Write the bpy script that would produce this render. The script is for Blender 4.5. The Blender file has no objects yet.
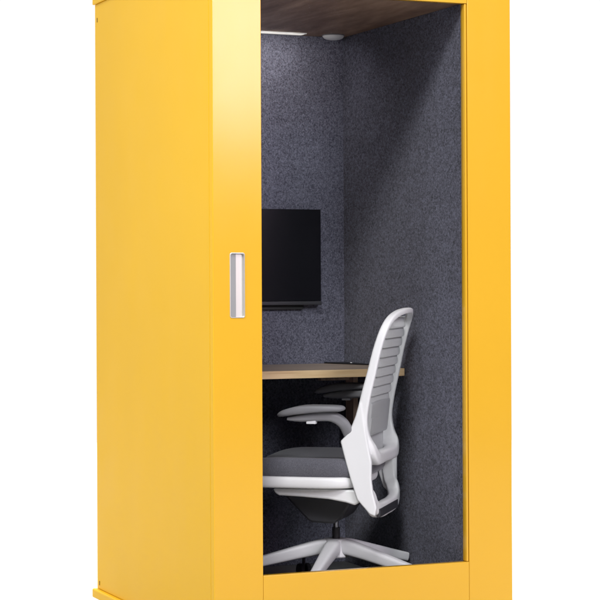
import bpy, bmesh, math
from mathutils import Vector, Matrix
R = math.radians
sc = bpy.context.scene
COL = sc.collection

# ------------------------------------------------------------------ materials
def new_mat(name):
    m = bpy.data.materials.new(name); m.use_nodes = True
    nt = m.node_tree
    b = nt.nodes['Principled BSDF']
    return m, nt, b

def N(nt, t, **kw):
    n = nt.nodes.new(t)
    for k, v in kw.items():
        if hasattr(n, k): setattr(n, k, v)
        else: n.inputs[k].default_value = v
    return n

def ramp(nt, stops):
    r = nt.nodes.new('ShaderNodeValToRGB')
    e = r.color_ramp.elements
    e[0].position, e[0].color = stops[0][0], (*stops[0][1], 1)
    e[1].position, e[1].color = stops[1][0], (*stops[1][1], 1)
    for p, c in stops[2:]:
        x = e.new(p); x.color = (*c, 1)
    return r

def objcoord(nt, scale=(1, 1, 1)):
    tc = nt.nodes.new('ShaderNodeTexCoord')
    mp = nt.nodes.new('ShaderNodeMapping')
    mp.inputs['Scale'].default_value = scale
    nt.links.new(tc.outputs['Object'], mp.inputs['Vector'])
    return mp.outputs['Vector']

def painted(name, col, rough=.3, peel=.0, var=.03, metal=0, coat=0):
    """powder coat / plastic: faint colour and roughness variation, faint orange peel"""
    m, nt, b = new_mat(name)
    v = objcoord(nt)
    n1 = N(nt, 'ShaderNodeTexNoise', Scale=2.2, Detail=3.0)
    nt.links.new(v, n1.inputs['Vector'])
    c0 = tuple(max(0, c * (1 - var)) for c in col); c1 = tuple(min(1, c * (1 + var)) for c in col)
    r = ramp(nt, [(.35, c0), (.65, c1)])
    nt.links.new(n1.outputs['Fac'], r.inputs['Fac'])
    nt.links.new(r.outputs['Color'], b.inputs['Base Color'])
    n3 = N(nt, 'ShaderNodeTexNoise', Scale=7.0, Detail=4.0)
    nt.links.new(v, n3.inputs['Vector'])
    mr = N(nt, 'ShaderNodeMapRange'); mr.inputs['To Min'].default_value = rough * .85; mr.inputs['To Max'].default_value = rough * 1.2
    nt.links.new(n3.outputs['Fac'], mr.inputs['Value'])
    nt.links.new(mr.outputs['Result'], b.inputs['Roughness'])
    b.inputs['Metallic'].default_value = metal
    if coat:
        b.inputs['Coat Weight'].default_value = coat; b.inputs['Coat Roughness'].default_value = .12
    if peel:
        n2 = N(nt, 'ShaderNodeTexNoise', Scale=420.0, Detail=1.0)
        nt.links.new(v, n2.inputs['Vector'])
        bp = N(nt, 'ShaderNodeBump', Strength=peel, Distance=.0006)
        nt.links.new(n2.outputs['Fac'], bp.inputs['Height'])
        nt.links.new(bp.outputs['Normal'], b.inputs['Normal'])
    return m

def felt(name, dark, light, scale=230.0, bump=.6, st=(1, 1, .55), mott=.5):
    m, nt, b = new_mat(name)
    v = objcoord(nt)
    vs = objcoord(nt, st)
    n1 = N(nt, 'ShaderNodeTexNoise', Scale=scale, Detail=3.0, Roughness=.75)
    nt.links.new(vs, n1.inputs['Vector'])
    n2 = N(nt, 'ShaderNodeTexNoise', Scale=scale * mott, Detail=4.0, Roughness=.7)
    nt.links.new(vs, n2.inputs['Vector'])
    n3 = N(nt, 'ShaderNodeTexNoise', Scale=16.0, Detail=3.0)
    nt.links.new(v, n3.inputs['Vector'])
    a = N(nt, 'ShaderNodeMath', operation='ADD'); nt.links.new(n1.outputs['Fac'], a.inputs[0]); nt.links.new(n2.outputs['Fac'], a.inputs[1])
    c = N(nt, 'ShaderNodeMath', operation='MULTIPLY_ADD'); nt.links.new(n3.outputs['Fac'], c.inputs[0]); c.inputs[1].default_value = .12; nt.links.new(a.outputs[0], c.inputs[2])
    h = N(nt, 'ShaderNodeMath', operation='MULTIPLY'); nt.links.new(c.outputs[0], h.inputs[0]); h.inputs[1].default_value = .5
    r = ramp(nt, [(.42, dark), (.68, light)])
    nt.links.new(h.outputs[0], r.inputs['Fac'])
    nt.links.new(r.outputs['Color'], b.inputs['Base Color'])
    b.inputs['Roughness'].default_value = .95
    b.inputs['Specular IOR Level'].default_value = .1
    b.inputs['Sheen Weight'].default_value = .25
    b.inputs['Sheen Roughness'].default_value = .5
    bp = N(nt, 'ShaderNodeBump', Strength=bump, Distance=.002)
    nt.links.new(n1.outputs['Fac'], bp.inputs['Height'])
    nt.links.new(bp.outputs['Normal'], b.inputs['Normal'])
    return m

def wood(name, c0, c1, c2, stretch=(1.3, 14, 14), rough=.5):
    m, nt, b = new_mat(name)
    v = objcoord(nt, stretch)
    n0 = N(nt, 'ShaderNodeTexNoise', Scale=1.2, Detail=3.0, Distortion=1.5)
    nt.links.new(v, n0.inputs['Vector'])
    n1 = N(nt, 'ShaderNodeTexNoise', Scale=5.0, Detail=8.0, Roughness=.65, Distortion=.4)
    nt.links.new(v, n1.inputs['Vector'])
    a = N(nt, 'ShaderNodeMix'); a.data_type = 'FLOAT'; a.inputs[0].default_value = .5
    nt.links.new(n0.outputs['Fac'], a.inputs[2]); nt.links.new(n1.outputs['Fac'], a.inputs[3])
    r = ramp(nt, [(.36, c0), (.64, c2), (.5, c1)])
    nt.links.new(a.outputs[0], r.inputs['Fac'])
    nt.links.new(r.outputs['Color'], b.inputs['Base Color'])
    b.inputs['Roughness'].default_value = rough
    bp = N(nt, 'ShaderNodeBump', Strength=.15, Distance=.001)
    nt.links.new(n1.outputs['Fac'], bp.inputs['Height'])
    nt.links.new(bp.outputs['Normal'], b.inputs['Normal'])
    return m

M = {}
M['yellow'] = painted('yellow powder coat', (.71, .397, .026), .17, .05, .012)
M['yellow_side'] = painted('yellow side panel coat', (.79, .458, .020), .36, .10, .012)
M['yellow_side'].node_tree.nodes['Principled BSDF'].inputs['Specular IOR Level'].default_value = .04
def wavy(m, sc_, st):
    nt = m.node_tree; b = nt.nodes['Principled BSDF']
    v = objcoord(nt, (1.6, 1.6, .5))
    n = N(nt, 'ShaderNodeTexNoise', Scale=sc_, Detail=1.5); nt.links.new(v, n.inputs['Vector'])
    bp = N(nt, 'ShaderNodeBump', Strength=st, Distance=.01)
    nt.links.new(n.outputs['Fac'], bp.inputs['Height'])
    old = b.inputs['Normal'].links[0].from_node
    nt.links.new(bp.outputs['Normal'], old.inputs['Normal'])
wavy(M['yellow'], 5.0, .10); wavy(M['yellow_side'], 4.0, .10)
M['seam'] = painted('dark seam rubber', (.10, .05, .01), .6)
M['felt'] = felt('charcoal felt', (.046, .047, .066), (.275, .277, .365), 320, .2, (1, 1, .8), .6)  # back wall copy, lightened: its brighter light is put into the colour
M['felt_side_shade'] = felt('charcoal felt side shade', (.014, .015, .026), (.215, .216, .305), 290, .2, (1, .5, .7), .6)  # same felt toned darker: side wall shade is put into the colour
M['carpet'] = felt('dark carpet', (.006, .006, .008), (.03, .03, .035), 160)
M['walnut'] = wood('dark walnut ceiling', (.15, .082, .052), (.29, .175, .115), (.43, .28, .19), (5, 1.1, 5))
M['oak'] = wood('pale oak edge', (.52, .33, .165), (.73, .51, .28), (.82, .62, .37), (1.0, 22, 22), .5)
M['desktop'] = wood('oak desk top', (.27, .20, .15), (.36, .28, .215), (.44, .345, .27), (1.0, 14, 14), .38)
M['bracket'] = wood('dark oak support', (.50, .34, .24), (.74, .53, .40), (.85, .64, .50), (14, 14, 1.2), .55)
M['black_gloss'] = painted('black screen glass', (.006, .006, .009), .16)
M['bezel'] = painted('graphite bezel plastic', (.035, .035, .042), .38)
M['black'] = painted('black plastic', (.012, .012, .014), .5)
M['white'] = painted('white chair plastic', (.80, .80, .81), .38, .1, .015)
M['grey_lt'] = painted('light grey base plastic', (.70, .70, .72), .42, .1, .02)
M['arm_grey'] = painted('mid grey arm plastic', (.23, .23, .245), .42, .1)
M['pad_grey'] = painted('soft grey armrest pad', (.20, .20, .215), .5, .1)
M['mech'] = painted('dark grey mechanism', (.030, .030, .035), .55, .1)
M['seat'] = felt('charcoal seat fabric', (.085, .085, .100), (.155, .155, .180), 700, .15)
M['backfab'] = felt('light grey back fabric', (.46, .475, .475), (.60, .62, .62), 900, .12)
M['lumbar'] = painted('grey lumbar pad', (.47, .485, .485), .5, .1)
M['metal'] = painted('satin aluminium', (.66, .645, .62), .38, 0, .02, .6)
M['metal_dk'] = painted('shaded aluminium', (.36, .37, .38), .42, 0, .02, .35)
M['steel'] = painted('gas lift steel', (.25, .25, .27), .3, 0, .02, .9)
M['lampwhite'] = painted('white lamp plastic', (.8, .8, .82), .4)
m, nt, b = new_mat('lit diffuser')
v = objcoord(nt); n = N(nt, 'ShaderNodeTexNoise', Scale=3.0); nt.links.new(v, n.inputs['Vector'])
r = ramp(nt, [(.3, (1, .93, .84)), (.7, (1, .95, .88))]); nt.links.new(n.outputs['Fac'], r.inputs['Fac'])
nt.links.new(r.outputs['Color'], b.inputs['Emission Color']); b.inputs['Emission Strength'].default_value = .5
b.inputs['Base Color'].default_value = (.8, .8, .78, 1)
M['lit'] = m
# clear glass: transparent with a weak fresnel reflection
m, nt, b = new_mat('clear glass'); nt.nodes.remove(b)
tr = N(nt, 'ShaderNodeBsdfTransparent'); tr.inputs['Color'].default_value = (.965, .97, .975, 1)
gl = N(nt, 'ShaderNodeBsdfGlossy'); gl.inputs['Roughness'].default_value = .02
fr = N(nt, 'ShaderNodeFresnel', IOR=1.03)
mx = N(nt, 'ShaderNodeMixShader')
nt.links.new(fr.outputs[0], mx.inputs[0]); nt.links.new(tr.outputs[0], mx.inputs[1]); nt.links.new(gl.outputs[0], mx.inputs[2])
nt.links.new(mx.outputs[0], nt.nodes['Material Output'].inputs['Surface'])
M['glass'] = m
# white studio floor
m, nt, b = new_mat('white studio floor')
v = objcoord(nt); n = N(nt, 'ShaderNodeTexNoise', Scale=.8, Detail=3.0); nt.links.new(v, n.inputs['Vector'])
r = ramp(nt, [(.3, (.44, .44, .44)), (.7, (.46, .46, .46))]); nt.links.new(n.outputs['Fac'], r.inputs['Fac'])
nt.links.new(r.outputs['Color'], b.inputs['Base Color']); b.inputs['Roughness'].default_value = .8
M['floor'] = m

# ------------------------------------------------------------------ helpers
def link(name, me, mat, parent=None):
    o = bpy.data.objects.new(name, me); COL.objects.link(o)
    for mm in (mat if isinstance(mat, (list, tuple)) else [mat]): me.materials.append(mm)
    if parent: o.parent = parent
    return o

def empty(name, loc=(0, 0, 0), rz=0, label=None, cat=None, group=None):
    o = bpy.data.objects.new(name, None); COL.objects.link(o)
    o.location = loc; o.rotation_euler = (0, 0, rz); o.empty_display_size = .1
    if label: o['label'] = label
    if cat: o['category'] = cat
    if group: o['group'] = group
    return o

def mod_bevel(o, w, seg=3, ang=30):
    md = o.modifiers.new('bevel', 'BEVEL'); md.width = w; md.segments = seg
    md.limit_method = 'ANGLE'; md.angle_limit = R(ang); md.harden_normals = False
    return o

def smooth(o, ang=35):
    for p in o.data.polygons: p.use_smooth = True
    try:
        o.data.set_sharp_from_angle(angle=R(ang))
    except Exception: pass
    return o

def boxes(name, lst, mat, parent, bevel=.0015, seg=3):
    bm = bmesh.new()
    for (x0, x1, y0, y1, z0, z1) in lst:
        mtx = Matrix.Translation(((x0 + x1) / 2, (y0 + y1) / 2, (z0 + z1) / 2)) @ Matrix.Diagonal((x1 - x0, y1 - y0, z1 - z0, 1))
        bmesh.ops.create_cube(bm, size=1, matrix=mtx)
    me = bpy.data.meshes.new(name); bm.to_mesh(me); bm.free()
    o = link(name, me, mat, parent)
    if bevel: mod_bevel(o, bevel, seg)
    return o

def extrude_poly(name, pts, y0, y1, mat, parent, bevel=.004, seg=3, sm=True):
    """pts in (x,z), extruded along y"""
    bm = bmesh.new()
    A = [bm.verts.new((p[0], y0, p[1])) for p in pts]
    B = [bm.verts.new((p[0], y1, p[1])) for p in pts]
    bm.faces.new(A); bm.faces.new(B[::-1])
    n = len(pts)
    for i in range(n): bm.faces.new((A[i], B[i], B[(i + 1) % n], A[(i + 1) % n])[::-1])
    bmesh.ops.recalc_face_normals(bm, faces=bm.faces)
    me = bpy.data.meshes.new(name); bm.to_mesh(me); bm.free()
    o = link(name, me, mat, parent)
    if bevel: mod_bevel(o, bevel, seg)
    if sm: smooth(o, 40)
    return o

def cyl(name, r0, r1, z0, z1, mat, parent, loc=(0, 0), seg=40, bevel=.001):
    bm = bmesh.new()
    bmesh.ops.create_cone(bm, cap_ends=True, segments=seg, radius1=r0, radius2=r1, depth=z1 - z0,
                          matrix=Matrix.Translation((loc[0], loc[1], (z0 + z1) / 2)))
    me = bpy.data.meshes.new(name); bm.to_mesh(me); bm.free()
    o = link(name, me, mat, parent)
    smooth(o, 40)
    if bevel: mod_bevel(o, bevel, 2)
    return o

def catmull(P, n, closed):
    out = []; L = len(P); rng = range(L if closed else L - 1)
    for i in rng:
        if closed: p0, p1, p2, p3 = P[(i - 1) % L], P[i], P[(i + 1) % L], P[(i + 2) % L]
        else: p0, p1, p2, p3 = P[max(i - 1, 0)], P[i], P[i + 1], P[min(i + 2, L - 1)]
        for k in range(n):
            t = k / n
            out.append(tuple(.5 * (2 * b + (c - a) * t + (2 * a - 5 * b + 4 * c - d) * t * t + (3 * b - a - 3 * c + d) * t ** 3)
                             for a, b, c, d in zip(p0, p1, p2, p3)))
    if not closed: out.append(tuple(P[-1]))
    return out

def sweep(name, P, mat, parent, ref=(1, 0, 0), closed=False, n=6, power=3.5, seg=20):
    """P: (x, y, z, size along ref, size across). Rounded (superellipse) section."""
    Q = catmull(P, n, closed); ref = Vector(ref)
    bm = bmesh.new(); rings = []; L = len(Q)
    for i, q in enumerate(Q):
        a = Vector(Q[(i - 1) % L][:3]) if (closed or i > 0) else Vector(q[:3])
        c = Vector(Q[(i + 1) % L][:3]) if (closed or i < L - 1) else Vector(q[:3])
        t = (c - a).normalized()
        A = (ref - t * ref.dot(t)).normalized(); B = t.cross(A)
        ring = []
        for k in range(seg):
            th = 2 * math.pi * (k + .5) / seg
            cs, sn = math.cos(th), math.sin(th)
            u = math.copysign(abs(cs) ** (2 / power), cs); w = math.copysign(abs(sn) ** (2 / power), sn)
            ring.append(bm.verts.new(Vector(q[:3]) + A * (u * q[3] / 2) + B * (w * q[4] / 2)))
        rings.append(ring)
    for i in range(L if closed else L - 1):
        r0, r1 = rings[i], rings[(i + 1) % L]
        for k in range(seg): bm.faces.new((r0[k], r0[(k + 1) % seg], r1[(k + 1) % seg], r1[k]))
    if not closed: bm.faces.new(rings[0][::-1]); bm.faces.new(rings[-1])
    bmesh.ops.recalc_face_normals(bm, faces=bm.faces)
    me = bpy.data.meshes.new(name); bm.to_mesh(me); bm.free()
    o = link(name, me, mat, parent); smooth(o, 50)
    return o

def slab(name, a0, a1, hb, fz0, fz1, mat, parent, b0=0, pw=4.5, nu=24, nv=48, edge=.35):
    """cushion-like body: rounded rectangular plan, lower surface fz0(a,b), upper fz1(a,b), rounded rim"""
    bm = bmesh.new(); ca, ha = (a0 + a1) / 2, (a1 - a0) / 2
    def ring(s, lift):
        out = []
        for k in range(nv):
            th = 2 * math.pi * k / nv
            cs, sn = math.cos(th), math.sin(th)
            a = ca + s * ha * math.copysign(abs(cs) ** (2 / pw), cs)
            b = b0 + s * hb * math.copysign(abs(sn) ** (2 / pw), sn)
            z0, z1 = fz0(a, b - b0), fz1(a, b - b0)
            out.append(bm.verts.new((a, b, z0 + (z1 - z0) * lift)))
        return out
    rings = []
    prof = []
    e = edge * .1
    for i in range(7):                                  # lower rounding
        t = i / 6 * math.pi / 2; prof.append((1 - e * (1 - math.sin(t)), .5 - .5 * math.cos(t)))
    for i in range(1, 7):
        t = i / 6 * math.pi / 2; prof.append((1 - e * (1 - math.cos(t)), .5 + .5 * math.sin(t)))
    prof = [(s, l) for s, l in prof]
    inner = [.85, .65, .45, .25, .08]
    for s in reversed(inner): rings.append(ring(s, 0))
    for s, l in prof: rings.append(ring(s, l))
    for s in inner: rings.append(ring(s, 1))
    for i in range(len(rings) - 1):
        for k in range(nv): bm.faces.new((rings[i][k], rings[i][(k + 1) % nv], rings[i + 1][(k + 1) % nv], rings[i + 1][k]))
    bm.faces.new(rings[0][::-1]); bm.faces.new(rings[-1])
    bmesh.ops.recalc_face_normals(bm, faces=bm.faces)
    me = bpy.data.meshes.new(name); bm.to_mesh(me); bm.free()
    o = link(name, me, mat, parent); smooth(o, 60)
    return o

# ------------------------------------------------------------------ setting
bm = bmesh.new(); bmesh.ops.create_circle(bm, cap_ends=True, segments=96, radius=9, matrix=Matrix.Translation((0, 6.5, 0)))
me = bpy.data.meshes.new('ground'); bm.to_mesh(me); bm.free()
g = link('ground', me, M['floor']); g['kind'] = 'structure'

# ------------------------------------------------------------------ the booth
BX, BY, BR = -.2764, 6.156, math.atan2(.395, .9185)
W, D = 1.082, 1.246
ZB, ZT = .10, 2.298          # wall bottom and top
UL, UR, VB, ZF, ZC = .12, .9115, .992, .18, 2.187    # interior faces
pod = empty('office_booth', (BX, BY, 0), BR, 'tall yellow one-person office booth with charcoal felt inside and a glazed sliding door', 'booth')
S = .0035
side = boxes('side_panel', [(0, .028, .0325, D, ZB + .001, ZT)], M['yellow_side'], pod, .002)
# small fixing slots in the rear edge of the side panel
for z in (2.238, .124):
    boxes('fixing_slot', [(-.0015, .004, D - .032, D - .028, z - .008, z + .008)], M['seam'], side, 0)
boxes('side_panel', [(W - .028, W, .042, D, ZB + .001, ZT)], M['yellow'], pod, .002)
boxes('back_panel', [(.030, W - .030, D - .028, D - .001, ZB + .001, ZT)], M['yellow'], pod, .002)
boxes('door_post', [(.9176, W, .0, .040, ZB + .001, ZT)], M['yellow'], pod, .0018)
boxes('wall_core', [(.9155, W - .030, .043, D - .031, ZB + .003, ZT - .002)], M['black'], pod, 0)
# felt lining
boxes('wall_lining', [(UR, .9145, .034, VB, ZF, ZC)], M['felt_side_shade'], pod, 0)
boxes('wall_lining', [(.10, UL, .036, VB, ZF, ZC)], M['felt_side_shade'], pod, 0)
boxes('wall_lining', [(.10, .9135, VB + .0005, VB + .03, ZF, ZC)], M['felt'], pod, 0)
boxes('booth_floor', [(.03, .9135, .036, VB + .03, ZB + .01, ZF - .001)], M['carpet'], pod, 0)
boxes('booth_ceiling', [(.03, .9135, .036, VB + .03, ZC + .001, ZC + .03)], M['walnut'], pod, 0)
# plinth and cap
boxes('plinth', [(-.017, W + .017, .0, D + .013, ZB - .034, ZB)], M['yellow_side'], pod, .006, 4)
boxes('foot', [(.004, W - .004, .05, D - .01, .0, ZB - .035)], M['yellow_side'], pod, .002)
boxes('roof_cap', [(-.007, W + .007, .032, D + .010, ZT + .001, ZT + .05)], M['yellow_side'], pod, .003)
# sliding door
doorp = boxes('sliding_door', [(0, .168, 0, .030, ZB + .001, ZT)], M['yellow'], pod, .0018)
boxes('door_rail', [(.1688, .9166, .0005, .030, ZB + .001, .306)], M['yellow'], doorp, .0012)
boxes('door_rail', [(.1688, .9166, .0005, .030, ZC - .002, ZT)], M['yellow'], doorp, .0012)
boxes('door_edge', [(.9085, .9153, .003, .030, .3075, ZC - .0035)], M['yellow'], doorp, .0012)
boxes('glass_pane', [(.1690, .9080, .016, .022, .3065, ZC - .0025)], M['glass'], doorp, 0)
boxes('roof_header', [(.004, W - .004, .034, .10, ZC + .031, ZT - .001)], M['yellow'], pod, 0)
# recessed pull handle: ring, tray floor, inner sloping grip
def rrect(w, h, r, n=6):
    pts = []
    for cx, cz, a0 in ((w / 2 - r, h / 2 - r, 0), (-w / 2 + r, h / 2 - r, 90), (-w / 2 + r, -h / 2 + r, 180), (w / 2 - r, -h / 2 + r, 270)):
        for k in range(n + 1):
            t = R(a0 + 90 * k / n); pts.append((cx + r * math.cos(t), cz + r * math.sin(t)))
    return pts
hu, hz = .0825, 1.240
bm = bmesh.new()
loops = [(.052, .209, .007, -.0002), (.051, .208, .0068, -.0028), (.0475, .2045, .0055, -.0032), (.0465, .2035, .005, -.0022), (.0455, .2025, .005, .0145)]
rs = []
for w, h, r_, y in loops:
    rs.append([bm.verts.new((hu + p[0], y, hz + p[1])) for p in rrect(w, h, r_)])
for i in range(len(rs) - 1):
    n_ = len(rs[i])
    for k in range(n_): bm.faces.new((rs[i][k], rs[i][(k + 1) % n_], rs[i + 1][(k + 1) % n_], rs[i + 1][k]))
bmesh.ops.recalc_face_normals(bm, faces=bm.faces)
me = bpy.data.meshes.new('handle'); bm.to_mesh(me); bm.free()
handle = smooth(link('handle', me, M['metal'], doorp), 30)
# cut the pocket in the stile
cut = boxes('handle_pocket_cut', [(hu - .0235, hu + .0235, -.05, .016, hz - .102, hz + .102)], M['metal'], None, 0)
dg = bpy.context.evaluated_depsgraph_get()
bmod = doorp.modifiers.new('pocket', 'BOOLEAN'); bmod.object = cut; bmod.operation = 'DIFFERENCE'; bmod.solver = 'EXACT'
doorp.modifiers.move(1, 0)
dg = bpy.context.evaluated_depsgraph_get(); dg.update()
# (cutter and door share the same local frame while unparented)
cut.parent = pod; bpy.context.view_layer.update()
dg = bpy.context.evaluated_depsgraph_get()
newme = bpy.data.meshes.new_from_object(doorp.evaluated_get(dg))
doorp.modifiers.clear(); doorp.data = newme
bpy.data.objects.remove(cut)
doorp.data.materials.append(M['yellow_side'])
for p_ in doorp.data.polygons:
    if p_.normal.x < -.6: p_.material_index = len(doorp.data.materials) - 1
boxes('tray', [(hu - .0010, hu + .0228, .0095, .0150, hz - .1013, hz + .1013)], M['metal'], handle, 0)
extr = [(hu - .0228, .0040), (hu - .0015, .0080), (hu - .0015, .0150), (hu - .0228, .0150)]
bm = bmesh.new()
A = [bm.verts.new((p[0], p[1], hz - .1012)) for p in extr]; B = [bm.verts.new((p[0], p[1], hz + .1012)) for p in extr]
bm.faces.new(A); bm.faces.new(B[::-1])
for i in range(4): bm.faces.new((A[i], B[i], B[(i + 1) % 4], A[(i + 1) % 4]))
bmesh.ops.recalc_face_normals(bm, faces=bm.faces)
me = bpy.data.meshes.new('grip'); bm.to_mesh(me); bm.free(); link('grip', me, M['metal_dk'], handle)

# ---- things in the booth (own top-level objects, same heading as the booth)
def at(u, v, z):
    c, s = math.cos(BR), math.sin(BR)
    return (BX + u * c - v * s, BY + u * s + v * c, z)

# screen
scr = empty('wall_screen', at(.50, .985, 1.345), BR, 'flat black monitor on the grey felt back wall above the desk', 'monitor')
boxes('display', [(-.2985, .2985, -.030, -.008, -.166, .181)], M['black_gloss'], scr, .0015)
boxes('lower_bezel', [(-.300, .300, -.034, -.006, -.181, -.1665)], M['bezel'], scr, .003)
boxes('mount', [(-.23, .235, -.008, .004, -.198, -.02)], M['black'], scr, .002)

# desk
v0 = .468
dk = empty('desk', at(.50, .73, ZF), BR, 'narrow wall-mounted oak desk shelf behind the white chair', 'desk')
L0, L1 = UL - .5 + .001, UR - .5 - .004
f0, f1 = v0 - .73, VB - .73 - .001
boxes('desktop', [(L0, L1, f0 + .0015, f1, .7335, .7605)], M['desktop'], dk, .0008)
boxes('front_edge', [(L0, L1, f0 - .002, f0 + .001, .733, .7600)], M['oak'], dk, .0006)
boxes('support', [(L1 - .020, L1, f1 - .13, f1 - .06, .48, .732)], M['bracket'], dk, .001)
boxes('support', [(L0, L0 + .020, f1 - .13, f1 - .06, .48, .732)], M['bracket'], dk, .001)
boxes('rail', [(L1 - .14, L1 - .021, f1 - .10, f1 - .07, .700, .732)], M['bracket'], dk, .001)
# thin black corner plate lying on the desk
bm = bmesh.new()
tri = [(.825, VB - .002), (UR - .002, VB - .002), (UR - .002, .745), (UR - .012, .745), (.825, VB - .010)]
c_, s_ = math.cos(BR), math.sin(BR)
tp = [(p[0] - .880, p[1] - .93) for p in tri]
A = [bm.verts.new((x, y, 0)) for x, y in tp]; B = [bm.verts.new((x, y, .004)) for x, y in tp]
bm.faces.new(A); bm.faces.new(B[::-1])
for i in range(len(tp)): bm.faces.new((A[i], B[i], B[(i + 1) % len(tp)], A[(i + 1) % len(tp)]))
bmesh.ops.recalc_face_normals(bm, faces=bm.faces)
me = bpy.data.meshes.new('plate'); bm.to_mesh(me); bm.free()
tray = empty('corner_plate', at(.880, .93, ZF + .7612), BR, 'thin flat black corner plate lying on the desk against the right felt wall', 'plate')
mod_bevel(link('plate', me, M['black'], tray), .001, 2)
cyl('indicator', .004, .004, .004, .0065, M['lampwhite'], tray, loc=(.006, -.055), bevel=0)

# ceiling strip and round detector
cl = empty('ceiling_light', at(.47, .935, ZC), BR, 'long slim white light strip set in the wooden ceiling', 'ceiling light')
boxes('frame', [(-.257, .257, -.020, .020, -.0035, .0005)], M['lampwhite'], cl, .001)
boxes('diffuser', [(-.248, .248, -.015, .015, -.0050, -.0040)], M['lit'], cl, .0)
dt = empty('smoke_detector', at(.845, .935, ZC), BR, 'small round white disc on the ceiling near the back corner', 'smoke detector')
bm = bmesh.new(); prof = [(.0405, 0), (.041, -.005), (.037, -.011), (.026, -.016), (.012, -.0185), (.001, -.019)]
rr = []
for r_, z in prof: rr.append([bm.verts.new((r_ * math.cos(2 * math.pi * k / 40), r_ * math.sin(2 * math.pi * k / 40), z)) for k in range(40)])
for i in range(len(rr) - 1):
    for k in range(40): bm.faces.new((rr[i][k], rr[i][(k + 1) % 40], rr[i + 1][(k + 1) % 40], rr[i + 1][k]))
bmesh.ops.recalc_face_normals(bm, faces=bm.faces)
me = bpy.data.meshes.new('cover'); bm.to_mesh(me); bm.free(); smooth(link('cover', me, M['lampwhite'], dt), 50)
cyl('vent_ring', .043, .043, -.003, .0004, M['arm_grey'], dt, bevel=0)

# ------------------------------------------------------------------ the chair (x forward, y to its left, z up)
AL = R(14)
ch = empty('office_chair', (.121, 6.70, ZF), math.pi - AL, 'white framed swivel office chair with light grey ribbed back and dark grey seat', 'office chair')
# mirror note: heading pi-AL turns +x to the left of the picture and away from the lens, +y towards the lens
half = [(-.166, 0, .474, .036, .046), (-.167, .100, .474, .038, .048), (-.163, .158, .480, .048, .052), (-.150, .190, .508, .060, .044), (-.141, .203, .552, .060, .034),
        (-.138, .208, .605, .050, .030),
        (-.150, .211, .675, .043, .028), (-.171, .208, .760, .039, .027), (-.190, .203, .840, .036, .026),
        (-.209, .193, .902, .034, .025), (-.226, .168, .941, .032, .024), (-.240, .118, .961, .030, .023), (-.250, .060, .969, .029, .022), (-.253, 0, .971, .028, .022)]
loop = half + [(a, -b, c, d, t) for a, b, c, d, t in half[1:-1][::-1]]
bf = sweep('back_frame', [(a, b, c, d * (.80 if c > .52 else 1.12), t * .92) for a, b, c, d, t in loop], M['white'], ch, closed=True, n=8, power=4.5)
yk = [(-.142, .208, .500, .040, .014), (-.142, .208, .440, .044, .016), (-.148, .207, .380, .044, .022), (-.160, .199, .352, .044, .034),
      (-.166, .188, .325, .042, .042), (-.171, .150, .304, .038, .050), (-.172, .080, .297, .036, .050), (-.172, 0, .297, .036, .050)]
yoke = yk + [(a, -b, c, d, t) for a, b, c, d, t in yk[:-1][::-1]]
yo = sweep('back_yoke', yoke, M['white'], ch, n=8, power=5)
PL = [(-.067, .538), (-.096, .566), (-.107, .592), (-.120, .625), (-.1325, .668), (-.139, .668), (-.146, .620), (-.156, .560), (-.164, .515), (-.173, .468), (-.172, .411), (-.177, .370), (-.190, .318),
      (-.184, .289), (-.166, .296), (-.124, .343), (-.102, .409), (-.085, .469)]
PF = PL[:11] + [(-.172, .370), (-.170, .335), (-.158, .310), (-.124, .343), (-.102, .409), (-.085, .469)]
for s in (1, -1):
    extrude_poly('side_plate', PL if s > 0 else PF, *((.207, .2262) if s > 0 else (-.2262, -.207)), M['white'], yo, .006, 4)
# the rails, side plates and lower loop are one white moulding: fuse them into a single skin
parts = [bf, yo] + [c for c in yo.children]
dg = bpy.context.evaluated_depsgraph_get()
bm = bmesh.new()
for p_ in parts:
    em = bpy.data.meshes.new_from_object(p_.evaluated_get(dg)); bm.from_mesh(em)
me = bpy.data.meshes.new('back_frame'); bm.to_mesh(me); bm.free()
for p_ in parts[::-1]: bpy.data.objects.remove(p_)
bf = link('back_frame', me, M['white'], ch)
while len(me.materials) > 1: me.materials.pop()
rm = bf.modifiers.new('fuse', 'REMESH'); rm.mode = 'VOXEL'; rm.voxel_size = .0026; rm.use_smooth_shade = True
sm_ = bf.modifiers.new('ease', 'SMOOTH'); sm_.factor = .5; sm_.iterations = 8
yo = bf
boxes('insert', [(-.1925, -.180, -.135, .178, .281, .309)], M['mech'], yo, .002)

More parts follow.
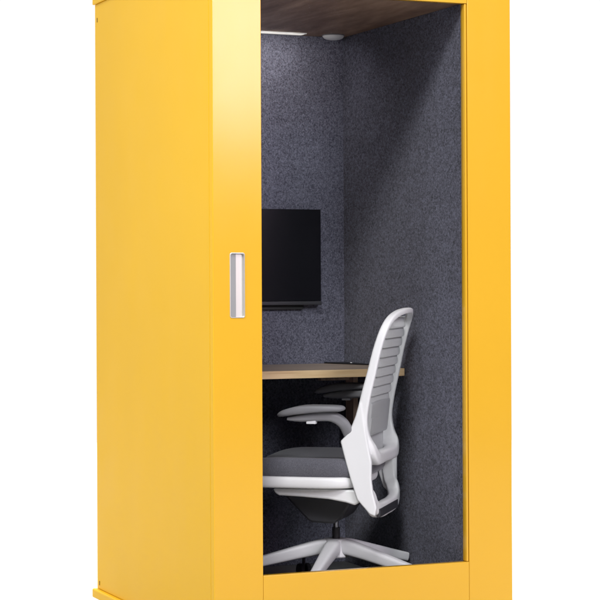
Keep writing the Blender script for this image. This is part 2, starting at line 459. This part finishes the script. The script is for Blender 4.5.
# ribbed back: scalloped sheet between the rails
def back_a(c):
    T = [(.47, -.150), (.50, -.140), (.535, -.134), (.595, -.134), (.675, -.148), (.760, -.169), (.840, -.188), (.902, -.206), (.94, -.222), (.962, -.236)]
    for (c0, a0), (c1, a1) in zip(T, T[1:]):
        if c <= c1: return a0 + (a1 - a0) * (c - c0) / (c1 - c0)
    return T[-1][1]
def half_w(c):
    if c < .50: return .16 + (c - .47) * 1.1
    if c < .86: return .198 - (c - .5) * .012
    if c < .955: return .1937 - ((c - .86) / .095) ** 2 * .085
    return .1
bm = bmesh.new(); rows = []; pitch = .0325; nc = 420; nb = 28
c0_, c1_ = .478, .950
for i in range(nc + 1):
    c = c0_ + (c1_ - c0_) * i / nc
    rib = drop = 0
    if c > .655:
        t = ((c - .655) / pitch) % 1.0
        up_ = math.sin(math.pi / 2 * t / .30)
        rib = .0195 * (up_ if t < .30 else math.cos(math.pi / 2 * (t - .30) / .70) ** .75)
        rib *= min(1, max(0, (.948 - c) / .03))
        drop = .0095 * (up_ if t < .30 else max(0, 1 - (t - .30) / .5))
    row = []
    for j in range(nb + 1):
        q = -1 + 2 * j / nb
        w = half_w(c)
        edge = max(0, 1 - abs(q) ** 8)
        row.append(bm.verts.new((back_a(c) + .006 - rib * edge + .006 * (1 - q * q), q * w, c - drop * edge)))
    rows.append(row)
for i in range(nc):
    for j in range(nb): bm.faces.new((rows[i][j], rows[i][j + 1], rows[i + 1][j + 1], rows[i + 1][j]))
me = bpy.data.meshes.new('backrest'); bm.to_mesh(me); bm.free()
br = smooth(link('backrest', me, M['backfab'], ch), 70)
md = br.modifiers.new('thick', 'SOLIDIFY'); md.thickness = .006; md.offset = 0
# lumbar pad
lp = boxes('lumbar_pad', [(-.014, .006, -.160, .160, -.060, .058)], M['lumbar'], ch, .010, 6)
lp.location = (-.143, 0, .608); lp.rotation_euler = (0, R(-6), 0); smooth(lp, 40)
lt = boxes('lumbar_slider', [(-.0155, -.013, .04, .150, -.050, .004)], M['lumbar'], lp, .002)

# seat
def top_(a, b):
    dish = .014 * (abs(b) / .24) ** 2
    fr = -.020 * max(0, (a - .16) / .13) ** 2
    return .468 + dish * .9 + fr - .004 * math.cos(b * 9)
slab('seat_cushion', -.152, .290, .236, lambda a, b: .412, top_, M['seat'], ch, edge=.9)
slab('seat_pan', -.122, .286, .246, lambda a, b: .379 + .010 * (b / .25) ** 2 * 0, lambda a, b: .4165, M['white'], ch, edge=.35)
for s in (1, -1):
    re = -.128 if s > 0 else -.03
    extrude_poly('seat_support', [(max(p[0], re), p[1]) for p in [(.172, .3725), (.164, .357), (.150, .350), (.075, .347), (-.02, .341), (-.08, .331), (-.112, .322), (-.128, .335), (-.128, .372), (-.05, .3745)] if p[0] > re - .1],
                 s * .150 if s < 0 else .150, s * .205 if s < 0 else .205, M['white'], ch, .006)
extrude_poly('tilt_mechanism', [(.160, .372), (.150, .335), (.072, .256), (.060, .250), (-.018, .247), (-.040, .262), (-.085, .325), (-.095, .372)], -.115, .115, M['mech'], ch, .008)

# arms
def arm(s, up):
    bP = [(-.118, .196, .470, .036, .016), (-.106, .196, .520, .038, .018), (-.094, .210, .562 + up * .5, .038, .026), (-.078, .236, .601 + up, .036, .034), (-.045, .255, .622 + up, .034, .040),
          (.010, .262, .622 + up, .032, .046), (.060, .264, .617 + up, .026, .050), (.100, .265, .614 + up, .012, .046)]
    bP = [(a, s * b, c, d, t) for a, b, c, d, t in bP]
    # section turns with the tube: ref = y (width across the chair)
    bP = [(a, b, c, t, d) for a, b, c, d, t in bP]
    ar = sweep('armrest', bP, M['arm_grey'], ch, ref=(0, 1, 0), n=6, power=3)
    pd = slab('arm_pad', -.094, .137, .043, lambda a, b: .640 + up - .022 * max(0, (a + .05) / .187) ** 1.6,
              lambda a, b: .6605 + up - .026 * max(0, (a - .02) / .117) ** 2, M['pad_grey'], ar, b0=s * .268, pw=3.0, edge=1.8)
    boxes('button', [(.004, .036, s * .268 - .012, s * .268 + .012, .598 + up, .609 + up)], M['grey_lt'], ar, .002)
arm(1, 0); arm(-1, .047)

# gas lift, base, casters
cyl('gas_lift', .0095, .0095, .215, .262, M['steel'], ch)
cyl('lift_sleeve', .0135, .0135, .150, .222, M['mech'], ch)
hub = cyl('base', .050, .040, .120, .184, M['grey_lt'], ch, bevel=.006)
th0 = []
for k in range(5):
    wa = R(-105 + 72 * k)                 # heading in the picture's plan
    la = wa - (math.pi - AL)
    d = Vector((math.cos(la), math.sin(la), 0)); side_ = Vector((-d.y, d.x, 0))
    P = []
    for rr_, zc, hh, ww in ((.020, .158, .050, .050), (.055, .154, .052, .050), (.12, .140, .046, .046), (.20, .121, .040, .040), (.28, .102, .034, .034), (.325, .091, .032, .031)):
        P.append((d.x * rr_, d.y * rr_, zc, ww, hh))
    leg = sweep('leg', P, M['grey_lt'], hub, ref=tuple(side_), n=5, power=4)
    cp = d * .312
    bm = bmesh.new()
    for off in (-.013, .013):
        mt = Matrix.Translation(Vector((cp.x, cp.y, .0285)) + side_ * off) @ Matrix.Rotation(la, 4, 'Z') @ Matrix.Rotation(R(90), 4, 'X')
        bmesh.ops.create_cone(bm, cap_ends=True, segments=32, radius1=.0275, radius2=.0275, depth=.016, matrix=mt)
    bmesh.ops.create_cone(bm, cap_ends=True, segments=16, radius1=.006, radius2=.006, depth=.05, matrix=Matrix.Translation((cp.x, cp.y, .06)))
    me = bpy.data.meshes.new('caster'); bm.to_mesh(me); bm.free()
    c_ = link('caster', me, M['mech'], hub); smooth(c_, 40); mod_bevel(c_, .003, 2)

# ------------------------------------------------------------------ studio light
w = bpy.data.worlds.new("World"); sc.world = w; w.use_nodes = True
nt = w.node_tree; bg = nt.nodes['Background']
tc = N(nt, 'ShaderNodeTexCoord'); sx = N(nt, 'ShaderNodeSeparateXYZ'); nt.links.new(tc.outputs['Generated'], sx.inputs[0])
mr = N(nt, 'ShaderNodeMapRange'); mr.interpolation_type = 'SMOOTHSTEP'
mr.inputs['From Min'].default_value = -.30; mr.inputs['From Max'].default_value = .50
mr.inputs['To Min'].default_value = .06; mr.inputs['To Max'].default_value = 1.04
nt.links.new(sx.outputs['Y'], mr.inputs['Value']); nt.links.new(mr.outputs['Result'], bg.inputs['Strength'])
bg.inputs['Color'].default_value = (1, 1, 1, 1)

def area(name, loc, target, sx_, sy_, power, col=(1, 1, 1)):
    l = bpy.data.lights.new(name, 'AREA'); l.shape = 'RECTANGLE'; l.size = sx_; l.size_y = sy_; l.energy = power; l.color = col
    o = bpy.data.objects.new(name, l); COL.objects.link(o); o.location = loc
    o.rotation_euler = (Vector(target) - Vector(loc)).to_track_quat('-Z', 'Y').to_euler()
    return o
area('key_softbox', (-1.2, -1.4, 8.6), (.2, 6.8, 1.3), 2.3, 2.3, 760, (1, .985, .96))
area('left_softbox', (-2.3, 4.5, 2.7), (-.4, 6.4, 1.6), 1.0, 1.5, 42, (1, .985, .96))
area('fill_softbox', (3.7, -.6, 4.5), (.2, 7.2, 1.4), 2.0, 2.0, 320)
area('glare_softbox', (5.35, .75, 3.45), (0, 6.3, 2.2), 1.3, 2.2, 120, (1, .75, .93))
area('floor_whitening_fill', (0, 12.5, 6.0), (0, 13.5, 0), 10, 5, 2200)  # added unseen lamp that whitens the floor behind the booth
ll = area('strip_lamp', at(.47, .83, ZC - .02), at(.47, .83, 0), .48, .04, 1.2, (1, .95, .88)); ll.rotation_euler = (R(22), 0, BR)

# ------------------------------------------------------------------ camera
cam = bpy.data.cameras.new('camera'); co = bpy.data.objects.new('camera', cam); COL.objects.link(co)
co.location = (0, 0, 1.24); cam.lens = 1937 / 600 * 36; cam.sensor_width = 36
cam.shift_y = -15 / 600; cam.clip_end = 300; cam.clip_start = .05
co.rotation_euler = (R(90), 0, 0)
co.matrix_world = Matrix.Translation(co.location) @ Matrix.Rotation(R(90), 4, 'X') @ Matrix.Rotation(R(-.25), 4, 'Z')
sc.camera = co
sc.view_settings.view_transform = 'Standard'; sc.view_settings.look = 'None'; sc.view_settings.exposure = 0; sc.view_settings.gamma = 1
sc.cycles.max_bounces = 10; sc.cycles.transparent_max_bounces = 12
